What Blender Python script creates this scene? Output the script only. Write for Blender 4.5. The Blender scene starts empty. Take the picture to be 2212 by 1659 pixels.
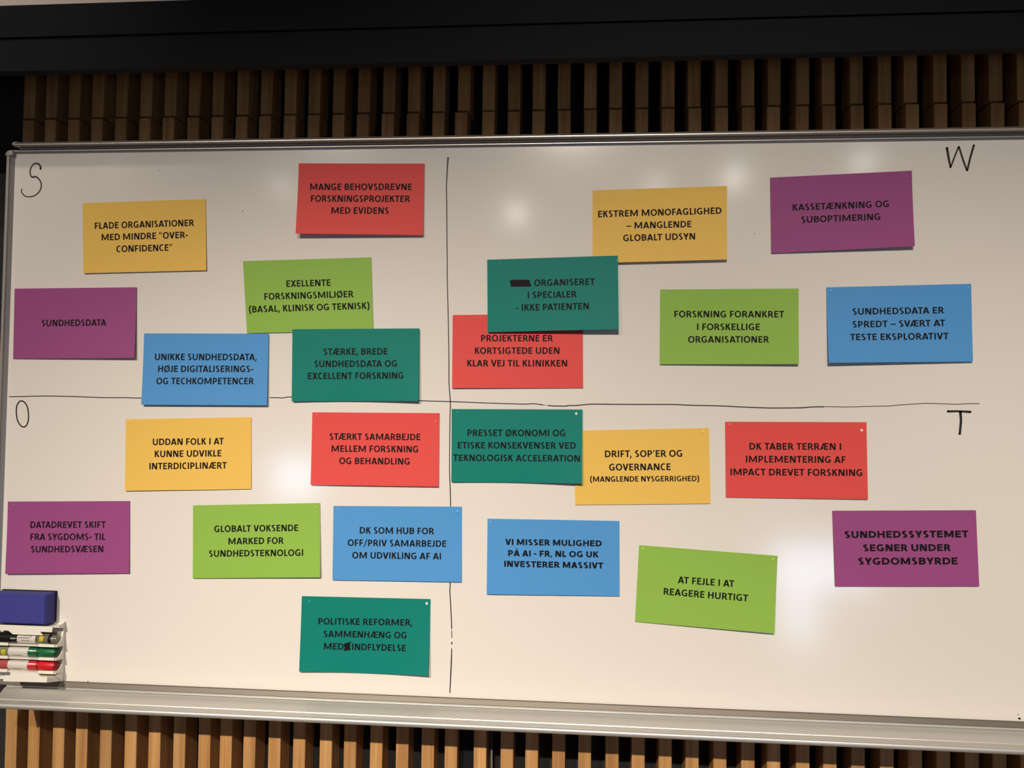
import bpy, bmesh, math, random
from mathutils import Vector, Matrix
random.seed(7)
S = bpy.context.scene
COL = S.collection
W, H, F = 2212, 1659, 1790.0

# ---------------------------------------------------------------- camera
Z0 = 1.45                       # camera height above the floor (m)
YAW, PITCH, ROLL, DIST = 0.0845316940, 0.0345489489, -0.0127732720, 1.30464839
Rz = Matrix.Rotation(YAW, 3, 'Z'); Rx = Matrix.Rotation(PITCH, 3, 'X')
cr, sr = math.cos(ROLL), math.sin(ROLL)
Ry = Matrix(((cr, 0, sr), (0, 1, 0), (-sr, 0, cr)))
R = Rz @ Rx @ Ry
CAM = Vector((0, -DIST, Z0))
cd = bpy.data.cameras.new('camera'); co = bpy.data.objects.new('camera', cd); COL.objects.link(co)
cd.sensor_fit = 'HORIZONTAL'; cd.sensor_width = 36.0; cd.lens = F * 36.0 / W
cd.clip_start = 0.02; cd.clip_end = 60
co.matrix_world = Matrix.Translation(CAM) @ (R @ Matrix.Rotation(math.pi / 2, 3, 'X')).to_4x4()
S.camera = co


def U(px, py, Y=0.0):
    """measured point of the photograph -> world point on the vertical plane at depth Y (board face is Y=0)"""
    d = R @ Vector(((px - W / 2) / F, 1.0, -(py - H / 2) / F))
    return CAM + d * ((Y + DIST) / d.y)


# ---------------------------------------------------------------- light
w = bpy.data.worlds.new('world'); S.world = w; w.use_nodes = True
w.node_tree.nodes['Background'].inputs[0].default_value = (1.0, 0.86, 0.92, 1)
w.node_tree.nodes['Background'].inputs[1].default_value = 0.05


def spot(name, loc, target, energy, size_deg, radius, blend=1.0, col=(1.0, 0.87, 0.72)):
    l = bpy.data.lights.new(name, 'SPOT'); l.energy = energy; l.spot_size = math.radians(size_deg)
    l.spot_blend = blend; l.shadow_soft_size = radius; l.color = col
    o = bpy.data.objects.new(name, l); COL.objects.link(o); o.location = loc
    o.rotation_euler = (Vector(target) - Vector(loc)).to_track_quat('-Z', 'Y').to_euler()
    return o


def lampat(px, py, O):           # a lamp whose mirror image in the board is seen at that point
    v = U(px, py, O); return Vector((v.x, -O, v.z))


WARM = (1.0, 0.885, 0.745)
KO, KZ = 4.0, Z0 + 2.10         # track of strong spotlights out in the room, all at one height
spot('ceiling_spot', (-0.10, -KO, KZ), (0.28, 0, Z0 - 0.83), 610, 38.0, 0.035, 1, WARM)
spot('ceiling_spot', (-1.65, -KO, KZ), (-0.85, 0, Z0 - 0.92), 695, 36, 0.035, 1, WARM)
spot('ceiling_spot', (1.05, -KO, KZ), (1.38, 0, Z0 - 0.82), 290, 38, 0.035, 1, WARM)
spot('upper_wall_fill', (-1.1, -2.0, Z0 + 2.15), (-1.0, -0.14, Z0 + 0.98), 110, 26, 0.05, 1, WARM)  # unseen fill spot added to brighten the upper wall strip
# small weak lamps hanging nearer, mirrored as soft spots in the enamel
for px_, py_, O_, e_ in ((1115, 462, 2.1, 1.3), (1585, 385, 2.3, 1.7), (1865, 352, 2.4, 1.6), (1418, 402, 3.0, 1.3), (610, 405, 2.6, 1.0), (255, 372, 2.8, .6)):
    v_ = lampat(px_, py_, O_)
    spot('hanging_lamp', v_, (v_.x, 0, v_.z), e_, 90, 0.03, 1, (1.0, 0.93, 0.88))


def area(name, px, py, O, sx, sy, energy, col):
    l = bpy.data.lights.new(name, 'AREA'); l.shape = 'RECTANGLE'; l.size = sx; l.size_y = sy
    l.energy = energy; l.color = col
    o = bpy.data.objects.new(name, l); COL.objects.link(o); o.location = lampat(px, py, O)
    o.rotation_euler = (math.radians(90), 0, 0)
    o.rotation_euler = Vector((0, 1, 0)).to_track_quat('-Z', 'Y').to_euler()
    return o


GLARE_TINT = (0.55, 0.72, 1.0)  # bluish tint of unseen area lights added to mirror as glare in the board
area('glare_light', 1775, 1222, 4.2, 0.62, 0.26, 7.0, GLARE_TINT)
area('glare_light', 1725, 1320, 4.2, 0.22, 0.40, 3.0, GLARE_TINT)
area('glare_light', 640, 1030, 4.2, 0.30, 0.28, 4.0, GLARE_TINT)

vs = S.view_settings
vs.view_transform = 'Standard'; vs.look = 'None'; vs.exposure = 0.03; vs.gamma = 1.0; vs.use_curve_mapping = False

# ---------------------------------------------------------------- materials
def srgb(r, g, b):
    f = lambda c: (c / 255 / 12.92) if c / 255 <= 0.04045 else ((c / 255 + 0.055) / 1.055) ** 2.4
    return (f(r), f(g), f(b), 1)


def mat(name, col, rough=0.5, metal=0.0, noise=0.0, nscale=200.0, bump=0.0, coat=0.0, coatr=0.1, spec=0.5,
        trans=0.0, stretch=(1, 1, 1), fine=0.0):
    m = bpy.data.materials.new(name); m.use_nodes = True
    nt = m.node_tree; b = nt.nodes['Principled BSDF']
    b.inputs['Base Color'].default_value = col; b.inputs['Roughness'].default_value = rough
    b.inputs['Metallic'].default_value = metal; b.inputs['Coat Weight'].default_value = coat
    b.inputs['Coat Roughness'].default_value = coatr; b.inputs['Specular IOR Level'].default_value = spec
    b.inputs['Transmission Weight'].default_value = trans
    if noise or bump:
        tc = nt.nodes.new('ShaderNodeTexCoord'); mp = nt.nodes.new('ShaderNodeMapping')
        mp.inputs['Scale'].default_value = stretch
        nz = nt.nodes.new('ShaderNodeTexNoise'); nz.inputs['Scale'].default_value = nscale
        nz.inputs['Detail'].default_value = 4
        nt.links.new(tc.outputs['Object'], mp.inputs[0]); nt.links.new(mp.outputs[0], nz.inputs['Vector'])
        if noise:
            mx = nt.nodes.new('ShaderNodeMix'); mx.data_type = 'RGBA'
            mx.inputs['A'].default_value = [c * (1 - noise) for c in col[:3]] + [1]
            mx.inputs['B'].default_value = [min(1, c * (1 + noise)) for c in col[:3]] + [1]
            nt.links.new(nz.outputs['Fac'], mx.inputs['Factor']); nt.links.new(mx.outputs['Result'], b.inputs['Base Color'])
        if bump:
            bp = nt.nodes.new('ShaderNodeBump'); bp.inputs['Strength'].default_value = bump
            bp.inputs['Distance'].default_value = 0.001
            nt.links.new(nz.outputs['Fac'], bp.inputs['Height']); nt.links.new(bp.outputs[0], b.inputs['Normal'])
    return m


def wood():
    m = bpy.data.materials.new('slat_wood'); m.use_nodes = True
    nt = m.node_tree; b = nt.nodes['Principled BSDF']; L = nt.links.new; N = nt.nodes.new
    tc = N('ShaderNodeTexCoord'); oi = N('ShaderNodeObjectInfo')
    cb = N('ShaderNodeCombineXYZ'); ml = N('ShaderNodeMath'); ml.operation = 'MULTIPLY'; ml.inputs[1].default_value = 37
    L(oi.outputs['Random'], ml.inputs[0]); L(ml.outputs[0], cb.inputs[0]); L(ml.outputs[0], cb.inputs[2])
    ad = N('ShaderNodeVectorMath'); L(tc.outputs['Object'], ad.inputs[0]); L(cb.outputs[0], ad.inputs[1])
    mp = N('ShaderNodeMapping'); mp.inputs['Scale'].default_value = (95, 40, 3.0); L(ad.outputs[0], mp.inputs[0])
    n1 = N('ShaderNodeTexNoise'); n1.inputs['Scale'].default_value = 1; n1.inputs['Detail'].default_value = 5
    n1.inputs['Distortion'].default_value = 0.6; L(mp.outputs[0], n1.inputs['Vector'])
    mp2 = N('ShaderNodeMapping'); mp2.inputs['Scale'].default_value = (900, 300, 9); L(ad.outputs[0], mp2.inputs[0])
    n2 = N('ShaderNodeTexNoise'); n2.inputs['Scale'].default_value = 1; L(mp2.outputs[0], n2.inputs['Vector'])
    rp = N('ShaderNodeValToRGB'); e = rp.color_ramp.elements
    e[0].position = 0.30; e[0].color = srgb(168, 118, 66); e[1].position = 0.72; e[1].color = srgb(205, 158, 100)
    L(n1.outputs['Fac'], rp.inputs[0])
    mx = N('ShaderNodeMix'); mx.data_type = 'RGBA'; mx.blend_type = 'MULTIPLY'; mx.inputs['Factor'].default_value = 0.25
    L(rp.outputs[0], mx.inputs['A']); L(n2.outputs['Color'], mx.inputs['B'])
    hv = N('ShaderNodeHueSaturation'); L(mx.outputs['Result'], hv.inputs['Color'])
    mr = N('ShaderNodeMapRange'); mr.inputs['To Min'].default_value = 0.92; mr.inputs['To Max'].default_value = 1.22
    L(oi.outputs['Random'], mr.inputs[0]); L(mr.outputs[0], hv.inputs['Value'])
    L(hv.outputs[0], b.inputs['Base Color']); b.inputs['Roughness'].default_value = 0.55
    return m


M = {}
M['wood'] = wood()
M['backing'] = mat('wall_backing_felt', srgb(34, 34, 34), 0.9, noise=0.2, nscale=60)
M['black'] = mat('black_lacquered_panel', srgb(4, 6, 12), 0.8, spec=0.3, noise=0.1, nscale=12)
M['plaster'] = mat('warm_plaster', srgb(215, 200, 190), 0.85, noise=0.04, nscale=30, bump=0.1)
M['floorm'] = mat('floor_vinyl', srgb(120, 105, 92), 0.6, noise=0.12, nscale=9)
M['board'] = mat('whiteboard_enamel', srgb(232, 226, 218), 0.5, coat=1.0, coatr=0.13, spec=0.1)
M['alu'] = mat('anodised_aluminium', srgb(196, 190, 184), 0.38, metal=0.75, noise=0.03, nscale=25, stretch=(1, 30, 30))
M['alu_tray'] = mat('tray_aluminium', srgb(205, 203, 198), 0.34, metal=0.55, noise=0.03, nscale=25, stretch=(1, 30, 30))
M['greyplastic'] = mat('grey_corner_plastic', srgb(185, 178, 176), 0.5, noise=0.04, nscale=80)
M['whiteplastic'] = mat('white_plastic', srgb(243, 238, 226), 0.35, noise=0.02, nscale=60)
M['ink'] = mat('printed_ink', srgb(15, 12, 15), 0.65, spec=0.2, noise=0.05)
M['marker_ink'] = mat('marker_ink', srgb(22, 15, 12), 0.5, noise=0.3, nscale=400)
M['marker_thin'] = mat('marker_ink_faint', srgb(66, 56, 48), 0.5, noise=0.3, nscale=400)
M['bump_glint'] = mat('white_bump_highlight', srgb(235, 240, 235), 0.3, coat=1.0, coatr=0.1)  # glint of the strongest bumps, painted as a near-white colour
PAPER = {'yellow': (238, 194, 94), 'red': (226, 80, 76), 'green': (144, 186, 78), 'purple': (154, 76, 132),
         'blue': (82, 152, 214), 'teal': (4, 126, 114)}
for k, v in PAPER.items():
    M[k] = mat(k + '_card_stock', srgb(*v), 0.55, noise=0.05, nscale=700, bump=0.06, spec=0.2)
    M[k + '_bump'] = mat(k + '_card_bump', srgb(*[min(255, int(q * .85 + 52)) for q in v]), 0.35, spec=0.6)  # card colour lightened, the bump's highlight is put into the colour

# ---------------------------------------------------------------- helpers
def link(name, me, m=None, parent=None):
    o = bpy.data.objects.new(name, me); COL.objects.link(o)
    if m is not None and me is not None: me.materials.append(m)
    if parent is not None: o.parent = parent
    return o


def meshobj(name, verts, faces, m, parent=None, smooth=False, origin=None):
    me = bpy.data.meshes.new(name)
    pw = Vector(parent['_o']) if parent is not None and '_o' in parent else Vector((0, 0, 0))
    if origin is None:
        c = sum((Vector(v) for v in verts), Vector()) / len(verts)
    else:
        c = Vector(origin)
    me.from_pydata([tuple(Vector(v) - c) for v in verts], [], faces); me.update()
    bm = bmesh.new(); bm.from_mesh(me); bmesh.ops.recalc_face_normals(bm, faces=bm.faces); bm.to_mesh(me); bm.free()
    if smooth:
        for p in me.polygons: p.use_smooth = True
    o = link(name, me, m, parent)
    o.location = c - pw
    o['_o'] = tuple(c)
    return o


def empty(name, loc, label=None, cat=None, group=None):
    o = bpy.data.objects.new(name, None); COL.objects.link(o); o.location = loc; o['_o'] = tuple(loc)
    o.empty_display_size = 0.05
    if label: o['label'] = label
    if cat: o['category'] = cat
    if group: o['group'] = group
    return o


def boxv(x0, x1, y0, y1, z0, z1):
    v = [(x, y, z) for x in (x0, x1) for y in (y0, y1) for z in (z0, z1)]
    f = [(0, 1, 3, 2), (4, 6, 7, 5), (0, 4, 5, 1), (2, 3, 7, 6), (0, 2, 6, 4), (1, 5, 7, 3)]
    return v, f


def box(name, x0, x1, y0, y1, z0, z1, m, parent=None, bev=0.0):
    v, f = boxv(x0, x1, y0, y1, z0, z1)
    o = meshobj(name, v, f, m, parent)
    if bev:
        bm = bmesh.new(); bm.from_mesh(o.data)
        bmesh.ops.bevel(bm, geom=bm.edges[:], offset=bev, segments=2, affect='EDGES', profile=0.6)
        bm.to_mesh(o.data); bm.free()
    return o


def extr_x(name, prof, x0, x1, m, parent=None, smooth=False):
    """profile [(y,z)] closed polygon, extruded along X"""
    n = len(prof)
    v = [(x0, y, z) for y, z in prof] + [(x1, y, z) for y, z in prof]
    f = [(i, (i + 1) % n, n + (i + 1) % n, n + i) for i in range(n)] + [tuple(range(n)), tuple(range(n, 2 * n))]
    o = meshobj(name, v, f, m, parent)
    if smooth:
        for p in o.data.polygons: p.use_smooth = len(p.vertices) == 4
        o.data.set_sharp_from_angle(angle=math.radians(35)) if hasattr(o.data, 'set_sharp_from_angle') else None
    return o


def struct(o):
    o['kind'] = 'structure'; return o


def ribbon(pts, widths, closed=False, samples=6):
    """smooth ribbon in the (x,z) plane; returns left/right lists"""
    P = [Vector(p) for p in pts]
    Wd = list(widths) if hasattr(widths, '__len__') else [widths] * len(P)
    Q = []; WW = []
    n = len(P)
    for i in range(n - 1 if not closed else n):
        p0 = P[i - 1] if (i > 0 or closed) else P[i]; p1 = P[i]; p2 = P[(i + 1) % n]
        p3 = P[(i + 2) % n] if (i + 2 < n or closed) else P[(i + 1) % n]
        for k in range(samples):
            t = k / samples
            Q.append(0.5 * ((2 * p1) + (-p0 + p2) * t + (2 * p0 - 5 * p1 + 4 * p2 - p3) * t * t + (-p0 + 3 * p1 - 3 * p2 + p3) * t ** 3))
            WW.append(Wd[i] * (1 - t) + Wd[(i + 1) % n] * t)
    if not closed: Q.append(P[-1]); WW.append(Wd[-1])
    Lq, Rq = [], []
    m_ = len(Q)
    for i in range(m_):
        a = Q[i - 1] if (i > 0 or closed) else Q[i]; b = Q[(i + 1) % m_] if (i < m_ - 1 or closed) else Q[i]
        t = (b - a); t = t.normalized() if t.length > 1e-9 else Vector((1, 0))
        nrm = Vector((-t.y, t.x)) * WW[i] / 2
        Lq.append(Q[i] + nrm); Rq.append(Q[i] - nrm)
    return Lq, Rq


# ---------------------------------------------------------------- room shell
FLOOR = 0.0
CEIL = Z0 + 2.35
struct(box('floor', -3.2, 3.4, -4.6, 0.30, -0.06, 0.0, M['floorm']))
struct(box('ceiling', -3.2, 3.4, -3.4, 0.30, CEIL, CEIL + 0.08, M['plaster']))
wall = struct(box('wall_front', -3.2, 3.4, 0.0965, 0.20, 0.0, CEIL, M['backing']))
VY = -0.12                                    # front plane of the bulkhead and the valance under it
zv0 = U(50, 157, VY).z; zv1 = U(0, 19, VY).z
struct(box('wall_upper', -3.2, 3.4, VY, 0.096, zv1, CEIL, M['plaster']))
val = empty('black_valance', ((0, VY, zv0)), 'black horizontal valance board running across above the whiteboard', 'valance')
box('front_board', -3.2, 3.4, VY - 0.006, VY + 0.012, zv0, zv0 + 0.050, M['black'], val)
box('upper_board', -3.2, 3.4, VY - 0.010, VY + 0.012, zv0 + 0.051, zv1 - 0.0005, M['black'], val)

# ---------------------------------------------------------------- slatted wall
SY = 0.05                                     # front face of the slats
bpx = [10.4,60,112.7,163,215,268.6,320.5,374,428,474.4,525.6,579.8,633.3,690.5,742.7,799.2,855.4,910.6,960.8,1023.4,1081.3,1134.8,1193,1249.2,1308.4,1364.6,1422.8,1481,1540.6,1601.5,1657,1719.6,1778,1839,1901,1962,2023,2084.2,2143.8,2205]
tpx = [52,100,149,199.7,251.3,303.4,355.6,407.5,458.7,512.2,563,614.6,666.4,719.3,773.5,827.3,881.2,935,989.2,1042.4,1097.3,1150.5,1204.7,1261.6,1316.1,1373,1429.5,1485.7,1544.6,1601.5,1658.3,1720,1775.4,1835.3,1896.5,1952.8,2016,2076.9,2136.8,2197.3]
joff = [-3,-3,-1,-3,-4,-6,-8,-5,-3,-6,-7,-1,-1,-1,-6,-6,-5,-1,-17,0,-1,0,4,2,1,0,1,5,1,4,-3,-3,3,7,2,10,4,4,10,11]
zj = U(600, 248, SY).z
zb = U(1106, 1607, SY).z
SW, SD = 0.0207, 0.040
sl = []
for i in range(len(bpx)):
    xt = U(tpx[i], 200, SY).x; xj = xt + joff[i] * 0.00025; xb = U(bpx[i], 1607, SY).x
    sl.append((xt, xj, xb))
for k in range(16):
    x = sl[39][0] + 0.0425 * (k + 1) + random.uniform(-.001, .001)
    sl.append((x, x + random.uniform(-.001, .002), x))


def slat(xa, za, xb_, zb_, dy):
    v = []
    for (x, z) in ((xa, za), (xb_, zb_)):
        v += [(x, SY + dy, z), (x + SW, SY + dy, z), (x + SW, SY + SD + 0.004, z), (x, SY + SD + 0.004, z)]
    f = [(0, 1, 2, 3), (4, 5, 6, 7), (0, 1, 5, 4), (1, 2, 6, 5), (2, 3, 7, 6), (3, 0, 4, 7)]
    o = meshobj('wall_slat', v, f, M['wood'], wall)
    bm = bmesh.new(); bm.from_mesh(o.data)
    bmesh.ops.bevel(bm, geom=[e for e in bm.edges if abs((e.verts[0].co - e.verts[1].co).z) > 0.05 and e.verts[0].co.y < 0],
                    offset=0.0007, segments=1, affect='EDGES')
    bm.to_mesh(o.data); bm.free()
    return o


for (xt, xj, xb) in sl:
    dy = random.uniform(-.0006, .0006)
    slope = (xb - xj) / (zb - zj)
    slat(xj, zj - 0.0018, xj + slope * (0.0 - zj), 0.002, dy)
    slat(xt, zv1 - 0.001, xt, zj + 0.0018, random.uniform(-.0006, .0006))
# horizontal battens behind the slats, seen dark through the gaps
for zz in (zj - 0.02, Z0 - 0.75, 0.25):
    box('batten', sl[0][1], sl[-1][1] + SW, SY + SD + 0.0045, 0.0965, zz, zz + 0.045, M['backing'], wall)
# wider flat post in the one broad gap
xg = sl[18][2] + SW
box('gap_panel', xg + 0.001, sl[19][2] - 0.001, SY + 0.022, 0.0965, 0.002, zj - 0.06, M['black'], wall)
# thin grey cable rod hanging in the next gap
p1 = U(1061, 1562, 0.062); p2 = U(1066, 1659, 0.062)
nv, vv, ff = 10, [], []
for e, p in enumerate((p1 + Vector((0, 0, 0.05)), Vector((p2.x + 0.004, 0.062, 0.4)))):
    for k in range(nv):
        a = 2 * math.pi * k / nv; vv.append((p.x + 0.0022 * math.cos(a), p.y + 0.0022 * math.sin(a), p.z))
ff = [(k, (k + 1) % nv, nv + (k + 1) % nv, nv + k) for k in range(nv)] + [tuple(range(nv)), tuple(range(nv, 2 * nv))]
cab = meshobj('hanging_cable', vv, ff, mat('grey_cable', srgb(70, 66, 64), 0.45, noise=0.1), None, True)
cab['label'] = 'thin grey cable hanging between two wooden slats under the whiteboard'; cab['category'] = 'cable'

# ---------------------------------------------------------------- whiteboard
XL = -0.9540; XR = 1.46
ZT = Z0 + 0.4265; ZB = Z0 - 0.4477
wb = empty('whiteboard', (0.25, 0, ZB), 'large white wall whiteboard with grey metal frame divided into four marker-drawn fields', 'whiteboard')
# enamel sheet with its backing
box('writing_surface', XL - 0.004, XR + 0.004, 0.0, 0.022, ZB - 0.004, ZT + 0.004, M['board'], wb)
# frame
fy = -0.0065
def frame_prof(z0, z1):      # horizontal members
    return [(0.024, z0), (fy + .001, z0), (fy, z0 + .001), (fy, z1 - .0022), (fy + .0018, z1 - .0012), (-.0005, z1 - .0005), (0.024, z1)]
ft = U(740, 316.2, -0.006).z
extr_x('frame_rail', [(0.024, ft + .001), (fy + .0015, ft + .001), (fy, ft - .0005), (fy, ZT + .0010), (fy + .0012, ZT + .0002), (0, ZT - .0002), (0.024, ZT - .0002)],
       XL - 0.001, XR, M['alu'], wb)
# left upright: lighter outer bead and a darker inner slope
def upright(x_in, s):
    z0, z1 = ZB, ZT - 0.006
    pr = [(0.0, 0.024), (s * 0.0001, -0.0006), (s * 0.0044, fy + 0.0022), (s * 0.0060, fy - 0.0002), (s * 0.0105, fy), (s * 0.0118, fy + .002), (s * 0.0118, 0.024)]
    n = len(pr)
    v = [(x_in + a, b, z0) for a, b in pr] + [(x_in + a, b, z1) for a, b in pr]
    f = [(i, (i + 1) % n, n + (i + 1) % n, n + i) for i in range(n)] + [tuple(range(n)), tuple(range(n, 2 * n))]
    return meshobj('frame_upright', v, f, M['alu'], wb)
upright(XL, -1); upright(XR, 1)
# rounded plastic corner caps
def corner(xc, s):
    r = 0.0095; zt_ = ft + 0.0012
    xo = xc + s * 0.0126; xi = xc - s * 0.0006; zlo = ZT - 0.0062
    pts = [(xi, zlo), (xi, zt_)]
    for k in range(9):
        a = math.pi / 2 * k / 8
        pts.append((xo - s * r * (1 - math.sin(a)), zt_ - r * (1 - math.cos(a))))
    pts.append((xo, zlo))
    n = len(pts)
    v = [(x, fy - 0.0014, z) for x, z in pts] + [(x, 0.024, z) for x, z in pts]
    f = [(i, (i + 1) % n, n + (i + 1) % n, n + i) for i in range(n)] + [tuple(range(n)), tuple(range(n, 2 * n))]
    o = meshobj('frame_corner', v, f, M['greyplastic'], wb)
    o['label'] = 'rounded grey plastic corner cap'
corner(XL, -1); corner(XR, 1)
# hanging rail above the frame
rz0 = ft + 0.0008
rt = U(740, 293.5, -0.012).z
rm = U(740, 303.5, -0.014).z
pr = [(0.026, rz0), (-0.0015, rz0), (-0.0032, rz0 + .0012), (-0.0006, rz0 + .0030), (0.0006, (rz0 + rm) / 2), (-0.0015, rm - .0008)]
rc = (rt + rm) / 2; rr = (rt - rm) / 2
pr += [(-0.0060, rm - .0004), (-0.0120, rm - .0002), (-0.0150, rm + .0008), (-0.0150, rm + .0022), (-0.0128, rc + .0012), (-0.0100, rt - .0016), (-0.0070, rt - .0002), (0.026, rt)]
xrail = U(33, 303, -0.012).x
extr_x('hanging_rail', pr, xrail, XR + 0.012, M['alu'], wb, True)
# its rounded grey end cap
vv, ff = [], []
xc0 = xrail
for j in range(6):
    t = j / 5 * math.pi / 2
    rad = (rr * 1.04) * math.cos(t) + 0.0003; xo = xc0 + 0.0005 - 0.0088 * math.sin(t)
    for k in range(12):
        a = 2 * math.pi * k / 12
        vv.append((xo, -0.006 + 1.7 * rad * math.cos(a), rc + rad * math.sin(a)))
for j in range(5):
    for k in range(12):
        ff.append((j * 12 + k, j * 12 + (k + 1) % 12, (j + 1) * 12 + (k + 1) % 12, (j + 1) * 12 + k))
ff += [tuple(range(12)), tuple(range(60, 72))]
o = meshobj('rail_end_cap', vv, ff, M['greyplastic'], wb, True)
# pen tray below: frame strip, groove, sloping back, floor with a ridge, rounded lip
zb_ = ZB
fs = zb_ - 0.0085
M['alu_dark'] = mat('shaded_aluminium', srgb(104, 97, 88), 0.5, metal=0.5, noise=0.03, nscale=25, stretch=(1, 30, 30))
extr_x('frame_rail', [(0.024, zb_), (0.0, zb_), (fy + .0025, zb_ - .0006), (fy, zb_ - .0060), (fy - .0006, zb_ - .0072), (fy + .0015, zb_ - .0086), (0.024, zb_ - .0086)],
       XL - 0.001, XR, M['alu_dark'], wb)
pt = [(0.026, zb_ - .0088), (fy + .0022, zb_ - .0088), (fy + .0022, zb_ - .0112),
      (fy - .0020, zb_ - .0116), (fy - .0060, zb_ - .0150), (fy - .0130, zb_ - .0190), (fy - .0230, zb_ - .0222),
      (fy - .0235, zb_ - .0214), (fy - .0245, zb_ - .0214), (fy - .0250, zb_ - .0226), (fy - .0400, zb_ - .0246)]
lc = (fy - .0445, zb_ - .0246)
for k in range(9):
    a = math.pi * (0.10 + 1.25 * k / 8)
    pt.append((lc[0] - 0.0046 * math.cos(math.pi - a) * -1 if False else lc[0] + 0.0048 * math.cos(a), lc[1] + 0.0048 * math.sin(a)))
pt += [(fy - .0405, zb_ - .0280), (fy - .010, zb_ - .0262), (0.026, zb_ - .0225)]
XT = U(13, 1488, -0.008).x
tray = extr_x('pen_tray', pt, XT, XR + 0.011, M['alu_tray'], wb, True)
# grey moulded end piece of the tray
n = len(pt)
cpz = [(y - (0.0015 if y < -.01 else 0), z - (0.001 if z < zb_ - .02 else 0)) for y, z in pt]
o = extr_x('tray_end_cap', cpz, XT - 0.0022, XT - 0.0001, M['greyplastic'], wb)

# hand-drawn marker lines and letters ------------------------------------------------
def drawn(name, px, wpx, m, closed=False, label=None, samples=6):
    pts = [(U(a, b).x, U(a, b).z) for a, b in px]
    k = 1.28 / 1340.0
    wd = [q * k for q in wpx] if hasattr(wpx, '__len__') else wpx * k
    Lq, Rq = ribbon(pts, wd, closed, samples)
    n = len(Lq); v = [(p.x, -0.00025, p.y) for p in Lq] + [(p.x, -0.00025, p.y) for p in Rq]
    f = [(i, i + 1, n + i + 1, n + i) for i in range(n - 1)]
    if closed: f.append((n - 1, 0, n, 2 * n - 1))
    if not closed:               # round marker ends
        for end, (a, b) in enumerate(((Lq[0], Rq[0]), (Lq[-1], Rq[-1]))):
            c = (a + b) / 2; r = (a - b).length / 2; s0 = len(v)
            for q in range(8):
                t = 2 * math.pi * q / 8; v.append((c.x + r * math.cos(t), -0.00025, c.y + r * math.sin(t)))
            f.append(tuple(range(s0, s0 + 8)))
    o = meshobj(name, v, f, m, wb)
    # face the room
    bm = bmesh.new(); bm.from_mesh(o.data)
    for fa in bm.faces:
        if fa.normal.y > 0: fa.normal_flip()
    bm.to_mesh(o.data); bm.free()
    if label: o['label'] = label
    return o


def Q(ox, oy, zs, s=4.2538):
    return [(ox + a / s, oy + b / s) for a, b in zs]


drawn('handwritten_letter', Q(0, 320, [(372,192),(373,172),(357,148),(330,140),(302,154),(282,190),(277,225),(285,255),(300,267),(328,263),(354,280),(374,310),(380,345),(370,385),(345,418),(310,440),(270,448),(230,440),(205,415),(198,395),(203,378)]),
      [3.4,3.2,2.8,2.6,2.3,2.2,2.2,2.3,3.0,2.8,2.4,2.3,2.3,2.2,2.1,2,1.9,1.9,1.9,1.8,1.7], M['marker_ink'], label='letter S')
drawn('handwritten_letter', Q(0, 600, [(180,1137),(208,1134),(235,1155),(255,1200),(263,1270),(257,1325),(240,1360),(215,1371),(185,1352),(160,1305),(151,1240),(155,1180)]),
      2.2, M['marker_ink'], True, 'letter O')
drawn('handwritten_letter', Q(1640, 300, [(1725,86),(1741,180),(1755,252),(1757,262),(1762,252),(1795,165),(1829,80),(1833,74),(1838,82),(1870,185),(1904,278),(1910,290),(1915,276),(1940,170),(1972,60)]),
      [4.2,3.5,2.9,2.6,2.4,2.5,2.6,2.6,2.8,2.9,2.9,2.6,2.9,3.3,3.4], M['marker_ink'], label='letter W')
tT = drawn('handwritten_letter', Q(1692, 860, [(1512,122),(1610,121),(1718,127)]), [3.6,3.2,3.8], M['marker_ink'], label='letter T, its crossbar')
drawn('handwritten_letter', Q(1692, 860, [(1626,127),(1632,200),(1627,270),(1621,328)]), [4.2,3.8,3.6,3.8], M['marker_ink'], label='letter T, its stem')
V1 = [(968,341),(966.5,362),(964.6,400),(965,440),(965.4,500),(966,560),(966.1,600),(968.2,682),(969.7,776),(969.8,823),(972.7,868),(972,905),(971.4,990),(971.3,1014),(971.9,1040),(973.3,1093),(973,1180),(972.5,1257),(971.8,1277),(973,1298.6),(974.8,1330),(975.7,1358)]
drawn('drawn_line', V1, [2.8,2.2,1.8,1.8,1.7,1.6]+[1.6]*4+[1.6]*12, M['marker_ink'])
drawn('drawn_line', [(975.6,1362.5),(975.9,1370),(976,1377)], 1.3, M['marker_thin'])
drawn('drawn_line', [(975.8,1387.5),(976,1391)], 1.8, M['marker_ink'])
drawn('drawn_line', [(975.8,1401),(975.2,1425),(974,1451),(971.9,1496)], [1.4,1.9,1.9,1.6], M['marker_ink'])
drawn('drawn_line', [(20,856.7),(40,856.6),(94,855.4),(150.5,856.3),(190,857.8),(230.4,858.9),(270,858.9),(304.9,859.8),(440,861),(577.6,859.3)], 1.5, M['marker_ink'])
drawn('drawn_line', [(583.4,858.9),(598,859),(611.6,859.4),(622,857.8),(640,858),(780,862),(904.3,865.6),(972.7,867.5),(1057.5,870.7),(1128,872.8),(1151.6,872.1),(1165,873.4),(1172.7,874.7)], 1.5, M['marker_ink'])
drawn('drawn_line', [(1174.5,875),(1179,875.6),(1184,875.8)], 0.7, M['marker_thin'])
drawn('drawn_line', [(1185,875.9),(1198.6,877),(1224.5,877.1),(1226,876.2),(1245,875.8),(1264.4,874),(1283.2,873),(1363.1,873.6),(1440,873.6),(1460,873.8),(1491.5,875.4),(1552.6,876.7),(1600,879),(1646.7,880.9),(1671.5,881.4),(1727.9,880.9),(1750,879.3),(1775,878.6),(1777.5,879.6)], 1.7, M['marker_ink'])
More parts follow.
